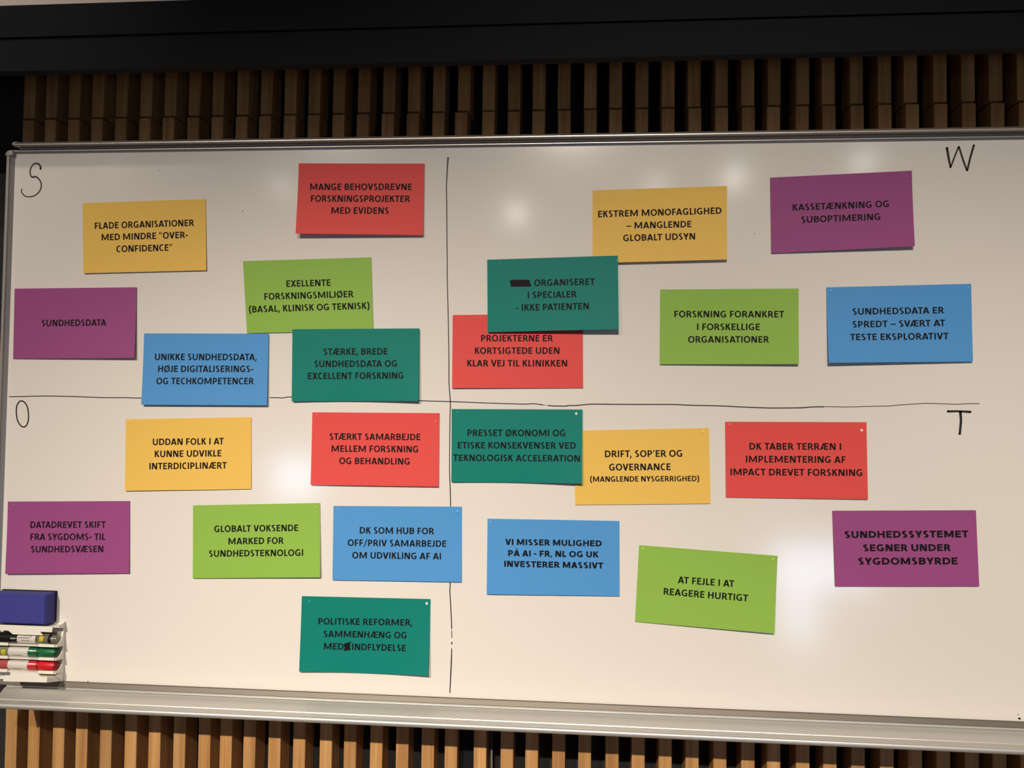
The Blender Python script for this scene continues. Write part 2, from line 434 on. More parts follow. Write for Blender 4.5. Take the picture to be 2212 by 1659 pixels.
drawn('drawn_line', [(1778,878.3),(1800,878.7),(1837.8,879),(1870,878),(1917.7,876.9),(1945,874.8),(1974.1,872.7),(2004.7,871.4),(2035,872.2),(2068.1,873.1),(2090,872),(2115.1,872)], 1.15, M['marker_thin'])
# a few ink specks
for (a, b, r) in ((2202, 1552, 2.0), (2199, 1543, .9), (524, 456, .8), (1630, 505, .7), (190, 1472, .9), (344, 368, .7)):
    drawn('ink_speck', [(a - r / 2, b), (a + r / 2, b + .3)], r * 1.5, M['marker_thin'])

# ---------------------------------------------------------------- lettering (stroke-built humanist capitals)
ADV = dict(A=.959,B=.887,C=.838,D=.997,E=.773,F=.727,G=1.008,H=.998,I=.423,J=.524,K=.866,L=.669,M=1.383,N=1.044,O=1.07,P=.842,
           R=.891,S=.748,T=.784,U=1.015,V=.898,W=1.434,X=.87,Y=.823,Z=.747)
ADV.update({'Æ': 1.30, 'Ø': 1.07, 'Å': .959, ' ': .358, '-': .484, ',': .36, '–': .787, '(': .45, ')': .45, '/': .62,
            '’': .35, '“': .62, '”': .62})
HADV = dict(A=1.0,B=.97,C=.97,D=1.07,E=.86,F=.80,G=1.10,H=1.08,I=.44,J=.66,K=.97,L=.74,M=1.36,N=1.08,O=1.16,P=.90,
            R=.94,S=.84,T=.84,U=1.05,V=.96,W=1.5,X=.94,Y=.92,Z=.86)
HADV.update({'Å': 1.0, ' ': .34, '-': .52, ',': .36, '–': .52})


def glyph(ch, heavy):
    """list of polygons (lists of (x,y)) in cap-height units"""
    sx = .130 if heavy else .106          # half stem
    sy = .115 if heavy else .090          # half horizontal
    adv = (HADV if heavy else ADV)[ch]
    P = []
    lb = .095 if not heavy else .085      # left bearing of stems
    rb = .05
    l = lb + sx

    def stem(x, y0=0, y1=1): P.append([(x - sx, y0), (x + sx, y0), (x + sx, y1), (x - sx, y1)])
    def bar(x0, x1, y): P.append([(x0, y - sy), (x1, y - sy), (x1, y + sy), (x0, y + sy)])
    def diag(x0, y0, x1, y1, k=1.12):
        h = sx * k; P.append([(x0 - h, y0), (x0 + h, y0), (x1 + h, y1), (x1 - h, y1)])
    def curve(pts, closed=False):
        n = len(pts); V = [Vector(p) for p in pts]; Ls, Rs = [], []
        for i in range(n):
            a = V[i - 1] if (i or closed) else V[i]; b = V[(i + 1) % n] if (i < n - 1 or closed) else V[i]
            t = (b - a).normalized(); nn = Vector((-t.y, t.x))
            off = Vector((nn.x * sx, nn.y * sy)); Ls.append(V[i] + off); Rs.append(V[i] - off)
        for i in range(n if closed else n - 1):
            j = (i + 1) % n
            P.append([tuple(Ls[i]), tuple(Ls[j]), tuple(Rs[j]), tuple(Rs[i])])
    def ell(cx, cy, rx, ry, a0, a1, n=14, pw=1.0):
        out = []
        for i in range(n + 1):
            a = math.radians(a0 + (a1 - a0) * i / n); c, s = math.cos(a), math.sin(a)
            out.append((cx + rx * math.copysign(abs(c) ** pw, c), cy + ry * math.copysign(abs(s) ** pw, s)))
        return out
    c = ch
    if c in 'AÅ':
        m_ = adv / 2
        diag(.02 + sx * 1.1, 0, m_ - .015, 1); diag(adv - .02 - sx * 1.1, 0, m_ + .015, 1)
        bar(.24, adv - .24, .28)
        if c == 'Å': curve([(m_ + (q[0]) * .6, 1.17 + q[1] * .6) for q in ell(0, 0, .15, .15, 0, 340, 12)], True) if False else P.extend(
            [[(m_ + r_ * math.cos(a), 1.19 + r_ * math.sin(a)) for r_, a in ((.145, a0), (.145, a0 + .55), (.075, a0 + .55), (.075, a0))] for a0 in [k * .5236 for k in range(12)]])
    elif c == 'B':
        stem(l); x = adv - rb - sx
        ym = .525
        curve([(l, 1 - sy), (adv * .44, 1 - sy)] + ell(adv * .46, (1 - sy + ym) / 2, x - adv * .46 - .035, (1 - sy - ym) / 2, 86, -86, 12) + [(adv * .44, ym), (l, ym)])
        curve([(l, ym), (adv * .48, ym)] + ell(adv * .50, (ym + sy) / 2, x - adv * .50, (ym - sy) / 2, 86, -86, 12) + [(adv * .48, sy), (l, sy)])
    elif c in 'CG':
        cx = adv * (.60 if c == 'C' else .55); rx = cx - .06 - sx
        a0 = 48 if c == 'C' else 48
        if c == 'C':
            curve(ell(cx, .5, rx, .5 - sy + .015, 58, 302, 20, .92))
        else:
            e = ell(cx, .5, rx, .5 - sy + .015, 52, 282, 20, .92)
            xr = adv - .11 - sx
            curve(e + [(xr, .10)]); stem(xr, .07, .50); bar(cx + .0, xr + sx, .52 - sy)
    elif c == 'D':
        stem(l); x = adv - .055 - sx
        curve([(l, 1 - sy), (adv * .36, 1 - sy)] + ell(adv * .38, .5, x - adv * .38, .5 - sy, 84, -84, 18, .88) + [(adv * .36, sy), (l, sy)])
    elif c in 'EFL':
        stem(l); x = adv - .07
        if c != 'L': bar(l, x, 1 - sy); bar(l, x - .05, .515 if c == 'E' else .47)
        if c != 'F': bar(l, x + (.02 if c == 'L' else 0), sy)
    elif c == 'H':
        stem(l); stem(adv - l); bar(l, adv - l, .52)
    elif c == 'I': stem(adv / 2)
    elif c == 'J':
        x = adv - lb - sx
        stem(x, .28, 1); curve([(x, .30)] + ell(x - .17, .25, .17, .25 - sy + .01, 0, -100, 9) + [(.02, sy + .005)])
    elif c == 'K':
        stem(l); diag(l + sx * .7, .45, adv - .04 - sx * 1.3, 1, 1.2); diag(adv - .01 - sx * 1.3, 0, l + sx * 2.0, .56, 1.25)
    elif c == 'M':
        m_ = adv / 2; a = l + .02
        stem(a - .0, 0, 1); stem(adv - a, 0, 1)
        diag(a + sx * .35, 1, m_, .10, .98); diag(adv - a - sx * .35, 1, m_, .10, .98)
    elif c == 'N':
        stem(l); stem(adv - l); diag(l + sx * .5, 1, adv - l - sx * .5, 0, 1.35)
    elif c in 'OØ':
        curve(ell(adv / 2, .5, adv / 2 - .055 - sx, .5 - sy + .015, 0, 350, 35, .93), True)
        if c == 'Ø': P.append([(.12, -.13), (.24, -.13), (adv - .12, 1.13), (adv - .24, 1.13)])
    elif c in 'PR':
        stem(l); x = adv - (.06 if c == 'P' else .11) - sx
        yb = .40 if c == 'P' else .46
        cy = (1 + yb) / 2 + .0; ry = (1 - yb) / 2 - sy * .0 - sy / 2
        cy = (1 - sy + yb) / 2; ry = (1 - sy - yb) / 2
        curve([(l, 1 - sy), (adv * .45, 1 - sy)] + ell(adv * .45, cy, x - adv * .45, ry, 82, -82, 12) + [(adv * .43, yb), (l, yb)])
        if c == 'R': diag(adv - .0 - sx * 1.15, 0, adv * .54, yb + .02, 1.2)
    elif c == 'S':
        x0 = .055 + sx; x1 = adv - .06 - sx; m_ = (x0 + x1) / 2
        r = (x1 - x0) / 2
        ry = .262 - sy + .012
        up_ = ell(m_ + .02, .738, r + .0, ry, 48, 205, 14)
        lo_ = ell(m_ - .02, .262, r + .0, ry, 25, -132, 14)
        a_, b_ = up_[-1], lo_[0]
        mid = [(a_[0] + (b_[0] - a_[0]) * t, a_[1] + (b_[1] - a_[1]) * (t * .6 + .4 * (3 * t * t - 2 * t ** 3))) for t in (.2, .4, .6, .8)]
        pts = up_ + mid + lo_
        curve(pts)
    elif c == 'T':
        stem(adv / 2); bar(.03, adv - .03, 1 - sy)
    elif c == 'U':
        x0 = l; x1 = adv - l
        curve([(x0, 1), (x0, .5)] + ell(adv / 2, .36, (x1 - x0) / 2, .36 - sy + .015, 180, 360, 18, .92) + [(x1, .5), (x1, 1)])
    elif c == 'V':
        m_ = adv / 2; diag(.015 + sx * 1.1, 1, m_ - .015, 0); diag(adv - .015 - sx * 1.1, 1, m_ + .015, 0)
    elif c == 'X':
        diag(.02 + sx * 1.2, 0, adv - .03 - sx * 1.2, 1, 1.2); diag(.03 + sx * 1.2, 1, adv - .02 - sx * 1.2, 0, 1.2)
    elif c == 'Y':
        m_ = adv / 2; stem(m_, 0, .45); diag(.01 + sx * 1.15, 1, m_ - .01, .38, 1.15); diag(adv - .01 - sx * 1.15, 1, m_ + .01, .38, 1.15)
    elif c == 'Æ':
        xs = .70; stem(xs + .02, 0, 1); bar(xs - .12, adv - .07, 1 - sy); bar(xs, adv - .12, .515); bar(xs, adv - .07, sy)
        diag(.015 + sx * 1.1, 0, xs - .10, 1, 1.1); bar(.25, xs, .26)
    elif c == '-': P.append([(.06, .30), (adv - .06, .30), (adv - .06, .30 + 2 * sy), (.06, .30 + 2 * sy)])
    elif c == '–': P.append([(.03, .33), (adv - .03, .33), (adv - .03, .33 + 1.7 * sy), (.03, .33 + 1.7 * sy)])
    elif c == ',': P.append([(.10, .20), (.30, .20), (.17, -.20), (.03, -.20)])
    elif c == '’': P.append([(.12, 1.04), (.31, 1.04), (.17, .68), (.06, .68)])
    elif c == '“':
        for d in (0, .26): P.append([(.05 + d, .70), (.23 + d, .70), (.25 + d, 1.04), (.15 + d, 1.04)])
    elif c == '”':
        for d in (0, .26): P.append([(.14 + d, 1.04), (.30 + d, 1.04), (.18 + d, .70), (.07 + d, .70)])
    elif c in '()':
        s = 1 if c == '(' else -1; m_ = adv / 2
        q = [(m_ + s * .12, 1.08), (m_ - s * .02, .90), (m_ - s * .08, .65), (m_ - s * .09, .44), (m_ - s * .08, .22), (m_ - s * .02, -.03), (m_ + s * .12, -.22)]
        curve(q)
    elif c == '/': P.append([(.0, -.16), (.15, -.16), (adv, 1.08), (adv - .15, 1.08)])
    return P, adv


def line_polys(text, heavy=False):
    x = 0; out = []; prev = ''
    kern = {('T', 'A'): -.09, ('A', 'T'): -.09, ('A', 'V'): -.07, ('V', 'A'): -.07, ('L', 'T'): -.09, ('F', 'A'): -.06, ('P', 'A'): -.08,
            ('L', 'Y'): -.09, ('F', 'T'): 0, ('T', ','): -.07, ('V', 'Æ'): -.12, ('T', 'Æ'): -.10, ('R', 'T'): -.02, ('K', 'O'): -.03, ('D', 'A'): -.02, ('L', 'V'): -.05}
    for ch in text:
        x += kern.get((prev, ch), 0)
        ps, a = glyph(ch, heavy) if ch != ' ' else ([], (HADV if heavy else ADV)[' '])
        out += [[(x + p[0], p[1]) for p in q] for q in ps]
        x += a; prev = ch
    xs = [p[0] for q in out for p in q]
    return out, min(xs), max(xs)


# ---------------------------------------------------------------- paper cards
def invbil(c, px, py):
    """(u,v) of a pixel inside the quad c (TL,TR,BR,BL); v down"""
    u = v = .5
    for _ in range(12):
        def f(u, v):
            x = (1-u)*(1-v)*c[0][0]+u*(1-v)*c[1][0]+u*v*c[2][0]+(1-u)*v*c[3][0]
            y = (1-u)*(1-v)*c[0][1]+u*(1-v)*c[1][1]+u*v*c[2][1]+(1-u)*v*c[3][1]
            return x, y
        x, y = f(u, v); e = 1e-4
        xu, yu = f(u + e, v); xv, yv = f(u, v + e)
        a, b, c_, d = (xu - x) / e, (xv - x) / e, (yu - y) / e, (yv - y) / e
        D = a * d - b * c_
        u -= (d * (x - px) - b * (y - py)) / D; v -= (-c_ * (x - px) + a * (y - py)) / D
    return u, v


Z = 4.2538
def L(t, o, l, r, cap=60, heavy=False, o2=None):
    o2 = o2 or o
    return (t, (o[0] + l[0] / Z, o[1] + l[1] / Z), (o2[0] + r[0] / Z, o2[1] + r[1] / Z), cap / Z, heavy)


CARDS = [
 # key, colour, corners, lifts mm (TL,TR,BR,BL), bottom bow mm, lines, label
 ('flade','yellow',[(178,438.7),(444.1,429.8),(445.5,583.8),(179.8,590.3)],(1,1,3,3),0,
  [L('FLADE ORGANISATIONER',(0,320),(872,744),(1785,715)),L('MED MINDRE “OVER-',(0,320),(935,850),(1727,826)),L('CONFIDENCE”',(0,320),(1072,957),(1587,942))],
  'yellow paper card reading FLADE ORGANISATIONER, upper left of the board'),
 ('mange','red',[(645.3,352.9),(917.3,353.4),(913.7,508),(638.2,504.5)],(1.5,1.5,6,12),0,
  [L('MANGE BEHOVSDREVNE',(480,320),(805,384),(1742,385)),L('FORSKNINGSPROJEKTER',(480,320),(812,492),(1727,495)),L('MED EVIDENS',(480,320),(1003,602),(1530,604))],
  'red paper card reading MANGE BEHOVSDREVNE, highest card left of the vertical line'),
 ('exel','green',[(524.7,564),(802,555.8),(806,713.5),(533.4,719.9)],(1,1,2,2),0,
  [L('EXELLENTE',(480,320),(594,1276),(1000,1265)),L('FORSKNINGSMILJØER',(480,320),(390,1394),(1210,1370)),L('(BASAL, KLINISK OG TEKNISK)',(480,320),(247,1512),(1355,1477))],
  'green paper card reading EXELLENTE, its lower edge tucked under a teal card'),
 ('sund','purple',[(31.5,623.5),(295.3,620.5),(289.9,773),(28.2,775.1)],(1,1,7,1.5),0,
  [L('SUNDHEDSDATA',(0,600),(385,447),(977,441))],
  'purple paper card with the single word SUNDHEDSDATA near the left frame'),
 ('unik','blue',[(311.3,720.1),(580.4,720.8),(576.4,875.5),(304.9,874.3)],(2.5,2.5,6,6),0,
  [L('UNIKKE SUNDHEDSDATA,',(0,600),(1423,757),(318,759),60,False,(480,600)),L('HØJE DIGITALISERINGS-',(0,600),(1452,867),(285,868),60,False,(480,600)),L('OG TECHKOMPETENCER',(0,600),(1436,979),(292,980),60,False,(480,600))],
  'blue paper card reading UNIKKE SUNDHEDSDATA, crossing the horizontal line'),
 ('staerke','teal',[(631.6,711.2),(906,709.3),(903.9,866.1),(630,866.8)],(4,4,9,5),-4,
  [L('STÆRKE, BREDE',(480,600),(933,710),(1520,706)),L('SUNDHEDSDATA OG',(480,600),(848,822),(1606,818)),L('EXCELLENT FORSKNING',(480,600),(787,933),(1665,928))],
  'teal paper card reading STÆRKE, BREDE over the green card and the horizontal line'),
 ('proj','red',[(977.8,680.6),(1259,676.8),(1259.5,838.1),(976.4,838.3)],(1,1,1.5,3.5),0,
  [L('PROJEKTERNE ER',(940,520),(425,926),(1086,926)),L('KORTSIGTEDE UDEN',(940,520),(367,1041),(1145,1040)),L('KLAR VEJ TIL KLINIKKEN',(940,520),(296,1156),(1215,1156))],
  'red paper card reading PROJEKTERNE ER KORTSIGTEDE, partly under a teal card'),
 ('ekst','yellow',[(1279.9,411.2),(1570.5,401.6),(1571,560.5),(1280.2,568.3)],(1.2,1.2,7,6),0,
  [L('EKSTREM MONOFAGLIGHED',(1200,340),(392,551),(1527,518)),L('– MANGLENDE',(1200,340),(654,657),(1252,642)),L('GLOBALT UDSYN',(1200,340),(625,771),(1287,754))],
  'yellow paper card reading EKSTREM MONOFAGLIGHED, upper right half of the board'),
 ('orgs','teal',[(1052.4,561.1),(1334.7,552),(1336.8,710.9),(1053.5,717.5)],(4.5,9,15,5.5),0,
  [L('ORGANISERET',(940,520),(915,417),(1470,405)),L('I SPECIALER',(940,520),(856,529),(1307,521)),L('- IKKE PATIENTEN',(940,520),(748,646),(1417,630))],
  'teal paper card reading ORGANISERET I SPECIALER with one word blacked out'),
 ('kass','purple',[(1663.5,383.7),(1969.8,368.6),(1976.4,531.6),(1666.1,547.3)],(1.2,1.2,9,2),0,
  [L('KASSETÆNKNING OG',(1640,300),(311,660),(1197,625)),L('SUBOPTIMERING',(1640,300),(392,773),(1118,744))],
  'purple paper card reading KASSETÆNKNING, tilted, in the upper right'),
 ('fors','green',[(1426.1,625.4),(1725.3,623.2),(1726,786.4),(1425.1,786.9)],(1.2,1.2,7,3),0,
  [L('FORSKNING FORANKRET',(1380,560),(328,534),(1338,535)),L('I FORSKELLIGE',(1380,560),(539,651),(1117,652)),L('ORGANISATIONER',(1380,560),(456,767),(1202,767))],
  'green paper card reading FORSKNING FORANKRET, between teal and blue cards'),
 ('spre','blue',[(1785.1,620.7),(2098,612.9),(2102,781),(1790.3,783.6)],(1.2,1.2,4,10),0,
  [L('SUNDHEDSDATA ER',(1692,560),(642,511),(1483,498)),L('SPREDT – SVÆRT AT',(1692,560),(642,629),(1492,615)),L('TESTE EKSPLORATIVT',(1692,560),(619,746),(1523,736))],
  'blue paper card reading SUNDHEDSDATA ER SPREDT at the right edge'),
 ('udda','yellow',[(271.5,905.7),(542.7,900.8),(542.4,1056.4),(269.6,1060.4)],(1,1,2,3),0,
  [L('UDDAN FOLK I AT',(0,870),(1406,391),(2058,383)),L('KUNNE UDVIKLE',(0,870),(1424,501),(2036,494)),L('INTERDICIPLINÆRT',(0,870),(1374,614),(2085,605))],
  'yellow paper card reading UDDAN FOLK, below the horizontal line at left'),
 ('sama','red',[(674.6,890.5),(949.5,892.4),(947,1051.3),(670.8,1047.3)],(1.2,1.2,4,4),0,
  [L('STÆRKT SAMARBEJDE',(480,600),(988,1489),(1822,1494)),L('MELLEM FORSKNING',(480,600),(1006,1600),(1802,1606)),L('OG BEHANDLING',(380,870),(1502,564),(2150,570))],
  'red paper card reading STÆRKT SAMARBEJDE, just left of the vertical line'),
 ('drif','yellow',[(1239,930.1),(1531.2,924.6),(1535,1088),(1242.5,1090.6)],(1,1,1.5,1.5),0,
  [L('DRIFT, SOP’ER OG',(1200,860),(458,544),(1168,539),62),L('GOVERNANCE',(1200,860),(496,666),(1061,662),62),L('(MANGLENDE NYSGERRIGHED)',(1200,860),(320,770),(1322,764),50)],
  'yellow paper card reading DRIFT, SOP’ER OG GOVERNANCE, partly under a teal card'),
 ('pres','teal',[(975.7,883.6),(1258.3,884.6),(1257.4,1044.4),(974.8,1040.9)],(2,4,10,4),-4,
  [L('PRESSET ØKONOMI OG',(940,850),(298,392),(1198,394)),L('ETISKE KONSEKVENSER VED',(940,850),(208,506),(1293,510)),L('TEKNOLOGISK ACCELERATION',(940,850),(167,621),(1330,628))],
  'teal paper card reading PRESSET ØKONOMI beside the vertical line'),
 ('tabe','red',[(1566.3,911),(1871.8,912),(1875.1,1078.6),(1567.9,1074.4)],(1.2,1.2,3,1.5),0,
  [L('DK TABER TERRÆN I',(1200,860),(1785,474),(535,477),62,False,(1692,860)),L('IMPLEMENTERING AF',(1200,860),(1752,591),(576,597),62,False,(1692,860)),L('IMPACT DREVET FORSKNING',(1200,860),(1609,709),(727,717),62,False,(1692,860))],
  'red paper card reading DK TABER TERRÆN, right of a yellow card'),
 ('data','purple',[(16.9,1083.5),(280.5,1082.3),(278.8,1238.6),(11,1239.8)],(1,1,3,5),0,
  [L('DATADREVET SKIFT',(0,870),(279,1152),(972,1150)),L('FRA SYGDOMS- TIL',(0,870),(279,1263),(968,1262)),L('SUNDHEDSVÆSEN',(0,870),(285,1377),(950,1374))],
  'purple paper card reading DATADREVET SKIFT above the blue eraser'),
 ('glob','green',[(416.9,1091.7),(691.3,1086.5),(691.5,1247.3),(416.2,1249.2)],(1,1,5,2.5),0,
  [L('GLOBALT VOKSENDE',(380,870),(354,1190),(1125,1180)),L('MARKED FOR',(380,870),(485,1303),(994,1297)),L('SUNDHEDSTEKNOLOGI',(380,870),(306,1417),(1170,1408))],
  'green paper card reading GLOBALT VOKSENDE MARKED in the lower left'),
 ('hub','blue',[(720.3,1092.9),(997.5,1094.5),(996.6,1257.4),(718,1253)],(1.2,1.2,3,2.5),0,
  [L('DK SOM HUB FOR',(560,1040),(926,479),(1610,487)),L('OFF/PRIV SAMARBEJDE',(560,1040),(814,593),(1720,603)),L('OM UDVIKLING AF AI',(560,1040),(856,708),(1672,718))],
  'blue paper card reading DK SOM HUB, laid across the vertical line'),
 ('poli','teal',[(651.9,1287.7),(929.6,1294.1),(924.8,1459.8),(646,1451.1)],(1.2,1.2,9,5),-4,
  [L('POLITISKE REFORMER,',(560,1240),(543,465),(1408,479)),L('SAMMENHÆNG OG',(560,1240),(592,582),(1353,597)),L('MED',(560,1240),(594,697),(775,701)),L('INDFLYDELSE',(560,1240),(853,703),(1347,715))],
  'teal paper card reading POLITISKE REFORMER, lowest card on the board'),
 ('vimi','blue',[(1053.1,1120.4),(1338,1125.4),(1338.3,1288),(1051.2,1283.6)],(1.2,1.2,2,3.5),0,
  [L('VI MISSER MULIGHED',(1000,1060),(390,499),(1277,513),56,True),L('PÅ AI – FR, NL OG UK',(1000,1060),(418,602),(1250,615),56,True),L('INVESTERER MASSIVT',(1000,1060),(381,700),(1291,717),56,True)],
  'blue paper card reading VI MISSER MULIGHED in heavy type'),
 ('fejl','green',[(1380.6,1177.5),(1679.7,1200.8),(1673.3,1368.9),(1371.7,1342.8)],(1.2,1.2,6,1.5),0,
  [L('AT FEJLE I AT',(1300,1060),(702,850),(1220,888),62),L('REAGERE HURTIGT',(1300,1060),(571,956),(1347,1020),62)],
  'green paper card reading AT FEJLE I AT REAGERE HURTIGT, tilted downward'),
 ('syst','purple',[(1797.8,1103.3),(2108.3,1102.1),(2115.4,1266.6),(1804.1,1267.1)],(1,1,2,2),0,
  [L('SUNDHEDSSYSTEMET',(1692,1060),(566,436),(1703,430),64,True),L('SEGNER UNDER',(1692,1060),(738,558),(1545,555),64,True),L('SYGDOMSBYRDE',(1692,1060),(692,681),(1605,678),64,True)],
  'purple paper card reading SUNDHEDSSYSTEMET in heavy type in the lower right'),
]
BUMPS = {'orgs': [(1079,569.5,1),(1332,564,1.6)], 'pres': [(989,891.5,1),(1245,894,1.8)], 'sama': [(685,896,.6),(941,911,1.4)],
         'tabe': [(1576,917,1),(1861.5,930,1.9)], 'poli': [(669,1299.5,1.2),(922,1304,2)], 'hub': [(731,1100,.7),(989,1105,1.4)],
         'fejl': [(1389,1186,1.3),(1670,1209,1.3)], 'fors': [(1438,635,.6),(1721.5,633.5,.8)], 'spre': [(1796,628,.8),(2092,621,.6)],
         'kass': [(1678,391,.6),(1959,381,.7)], 'vimi': [(1060,1128,.8)], 'glob': [(682,1096,.7)], 'data': [(31,1090,.8)],
         'drif': [(1519,933,.8)], 'udda': [(279,911,.6)]}
SCRIB = {'orgs': [[(1101,607),(1108,604.5),(1127,604),(1144.5,604.5),(1148.7,619),(1135,619.3),(1104.5,619.3),(1103,612)]],
         'poli': [[(744,1391),(750,1389.5),(756,1388),(759,1386.5),(757.5,1391),(755.5,1393),(758.5,1395),(754.8,1398),(757.5,1401.5),(756,1405.5),(750,1406),(745.5,1407.5),(742,1405.5),(745,1399.5),(742.5,1396.5)]]}
TH = 0.00028
for key, colr, cs, lf, bow, lines, label in CARDS:
    cw = [U(cs[i][0], cs[i][1], -lf[i] / 1000 - TH) for i in range(4)]
    ctr = sum(cw, Vector()) / 4
    ctr.y = 0
    card = empty('paper_card', ctr, label, 'card', 'coloured paper cards on the whiteboard')

    def surf(u, v, off=0.0, cw=cw, bow=bow, lf=lf):
        p = cw[0] * (1 - u) * (1 - v) + cw[1] * u * (1 - v) + cw[2] * u * v + cw[3] * (1 - u) * v
        y = p.y
        y0 = cw[0].y * (1 - u) + cw[1].y * u
        y1 = cw[3].y * (1 - u) + cw[2].y * u
        y = y0 + (y1 - y0) * (v ** 1.6)
        y -= bow / 1000 * math.sin(math.pi * u) * v * v
        y = min(y, -0.0006)
        return Vector((p.x, y - off, p.z))
    nu, nvv = 20, 12
    v = [surf(i / nu, j / nvv) for j in range(nvv + 1) for i in range(nu + 1)]
    nf = len(v)
    v += [p + Vector((0, TH, 0)) for p in v]
    f = []
    idx = lambda i, j: j * (nu + 1) + i
    for j in range(nvv):
        for i in range(nu):
            f.append((idx(i, j), idx(i + 1, j), idx(i + 1, j + 1), idx(i, j + 1)))
            f.append((nf + idx(i, j), nf + idx(i, j + 1), nf + idx(i + 1, j + 1), nf + idx(i + 1, j)))
    rim = [idx(i, 0) for i in range(nu + 1)] + [idx(nu, j) for j in range(1, nvv + 1)] + [idx(i, nvv) for i in range(nu - 1, -1, -1)] + [idx(0, j) for j in range(nvv - 1, 0, -1)]
    for a, b in zip(rim, rim[1:] + rim[:1]): f.append((a, nf + a, nf + b, b))
    so = meshobj('paper_sheet', v, f, M[colr], card, True)
    so.data.set_sharp_from_angle(angle=math.radians(40))
    tv, tf = [], []
    for (t, pl, prr, cap, heavy) in lines:
        polys, x0, x1 = line_polys(t, heavy)
        u0, v0 = invbil(cs, *pl); u1, v1 = invbil(cs, *prr)
        dx, dy = prr[0] - pl[0], prr[1] - pl[1]; ln = math.hypot(dx, dy)
        if t in ('POLITISKE REFORMER,',): pass
        up = (dy / ln * cap, -dx / ln * cap)
        # vertical direction follows the card's own sides
        sdx = (cs[0][0] - cs[3][0] + cs[1][0] - cs[2][0]) / 2; sdy = (cs[0][1] - cs[3][1] + cs[1][1] - cs[2][1]) / 2
        sl_ = math.hypot(sdx, sdy); up = (sdx / sl_ * cap, sdy / sl_ * cap)
        dz = 0
        for q in polys:
            s0 = len(tv)
            for (gx, gy) in q:
                k = (gx - x0) / (x1 - x0)
                px = pl[0] + dx * k + up[0] * gy; py = pl[1] + dy * k + up[1] * gy
                uu, vv_ = invbil(cs, px, py)
                tv.append(surf(uu, vv_, 0.00012 + (dz % 3) * 0.000012))
            tf.append(tuple(range(s0, s0 + len(q)))); dz += 1
    to = meshobj('printed_text', tv, tf, M['ink'], card)
    bm = bmesh.new(); bm.from_mesh(to.data)
    for fa in bm.faces:
        fa.normal_update()
        if fa.normal.y > 0: fa.normal_flip()
    bm.to_mesh(to.data); bm.free()
    for poly in SCRIB.get(key, []):
        vv = [surf(*invbil(cs, *p), 0.00022) for p in poly]
        so2 = meshobj('marker_scribble', vv, [tuple(range(len(vv)))], M['ink'], card)
        so2['label'] = 'word blacked out with black marker'
        bm = bmesh.new(); bm.from_mesh(so2.data)
        for fa in bm.faces:
            if fa.normal.y > 0: fa.normal_flip()
        bmesh.ops.triangulate(bm, faces=bm.faces[:]); bm.to_mesh(so2.data); bm.free()
    for (bx_, by_, sz) in BUMPS.get(key, []):
        c = surf(*invbil(cs, bx_, by_), 0.0)
        r = 0.0016 * (0.75 + .3 * sz); h_ = 0.0009 + .0003 * sz
        vv, ff = [], []
        for j in range(5):
            t = j / 5 * math.pi / 2
            for k in range(14):
                a = 2 * math.pi * k / 14
                vv.append(c + Vector((r * math.cos(t) * math.cos(a), -h_ * math.sin(t), 1.15 * r * math.cos(t) * math.sin(a))))
        vv.append(c + Vector((0, -h_, 0)))
        for j in range(4):
            for k in range(14): ff.append((j * 14 + k, j * 14 + (k + 1) % 14, (j + 1) * 14 + (k + 1) % 14, (j + 1) * 14 + k))
        for k in range(14): ff.append((56 + k, 56 + (k + 1) % 14, 70))
        meshobj('adhesive_bump', vv, ff, M['bump_glint'] if sz > 1.75 else M[colr + '_bump'], card, True)

# ---------------------------------------------------------------- eraser
ed = 0.0285
e_tr = U(122, 1276.5, -0.003); e_bl = U(3, 1338, -0.003); e_br = U(120.5, 1342, -0.003)
ex0, ex1 = e_bl.x, e_tr.x; ez0, ez1 = (e_bl.z + e_br.z) / 2, e_tr.z
er = empty('board_eraser', ((ex0 + ex1) / 2, 0, ez0), 'blue block eraser with dark felt pad sticking on the whiteboard above the markers', 'eraser')
M['felt'] = mat('dark_felt', srgb(26, 24, 34), 0.95, noise=0.3, nscale=500, bump=0.4)
M['foam'] = mat('blue_foam', srgb(56, 58, 140), 0.75, noise=0.10, nscale=900, bump=0.25)
M['foamside'] = M['foam']
box('felt_pad', ex0, ex1, -0.0045, -0.0004, ez0, ez1, M['felt'], er, 0.0008)
fo = box('foam_block', ex0 + 0.0008, ex1 - 0.0008, -ed, -0.0045, ez0 + 0.0008, ez1 - 0.0012, M['foam'], er)
bm = bmesh.new(); bm.from_mesh(fo.data)
bmesh.ops.bevel(bm, geom=[e for e in bm.edges if e.verts[0].co.y < 0 and e.verts[1].co.y < 0], offset=0.0016, segments=3, affect='EDGES')
bm.to_mesh(fo.data); bm.free()

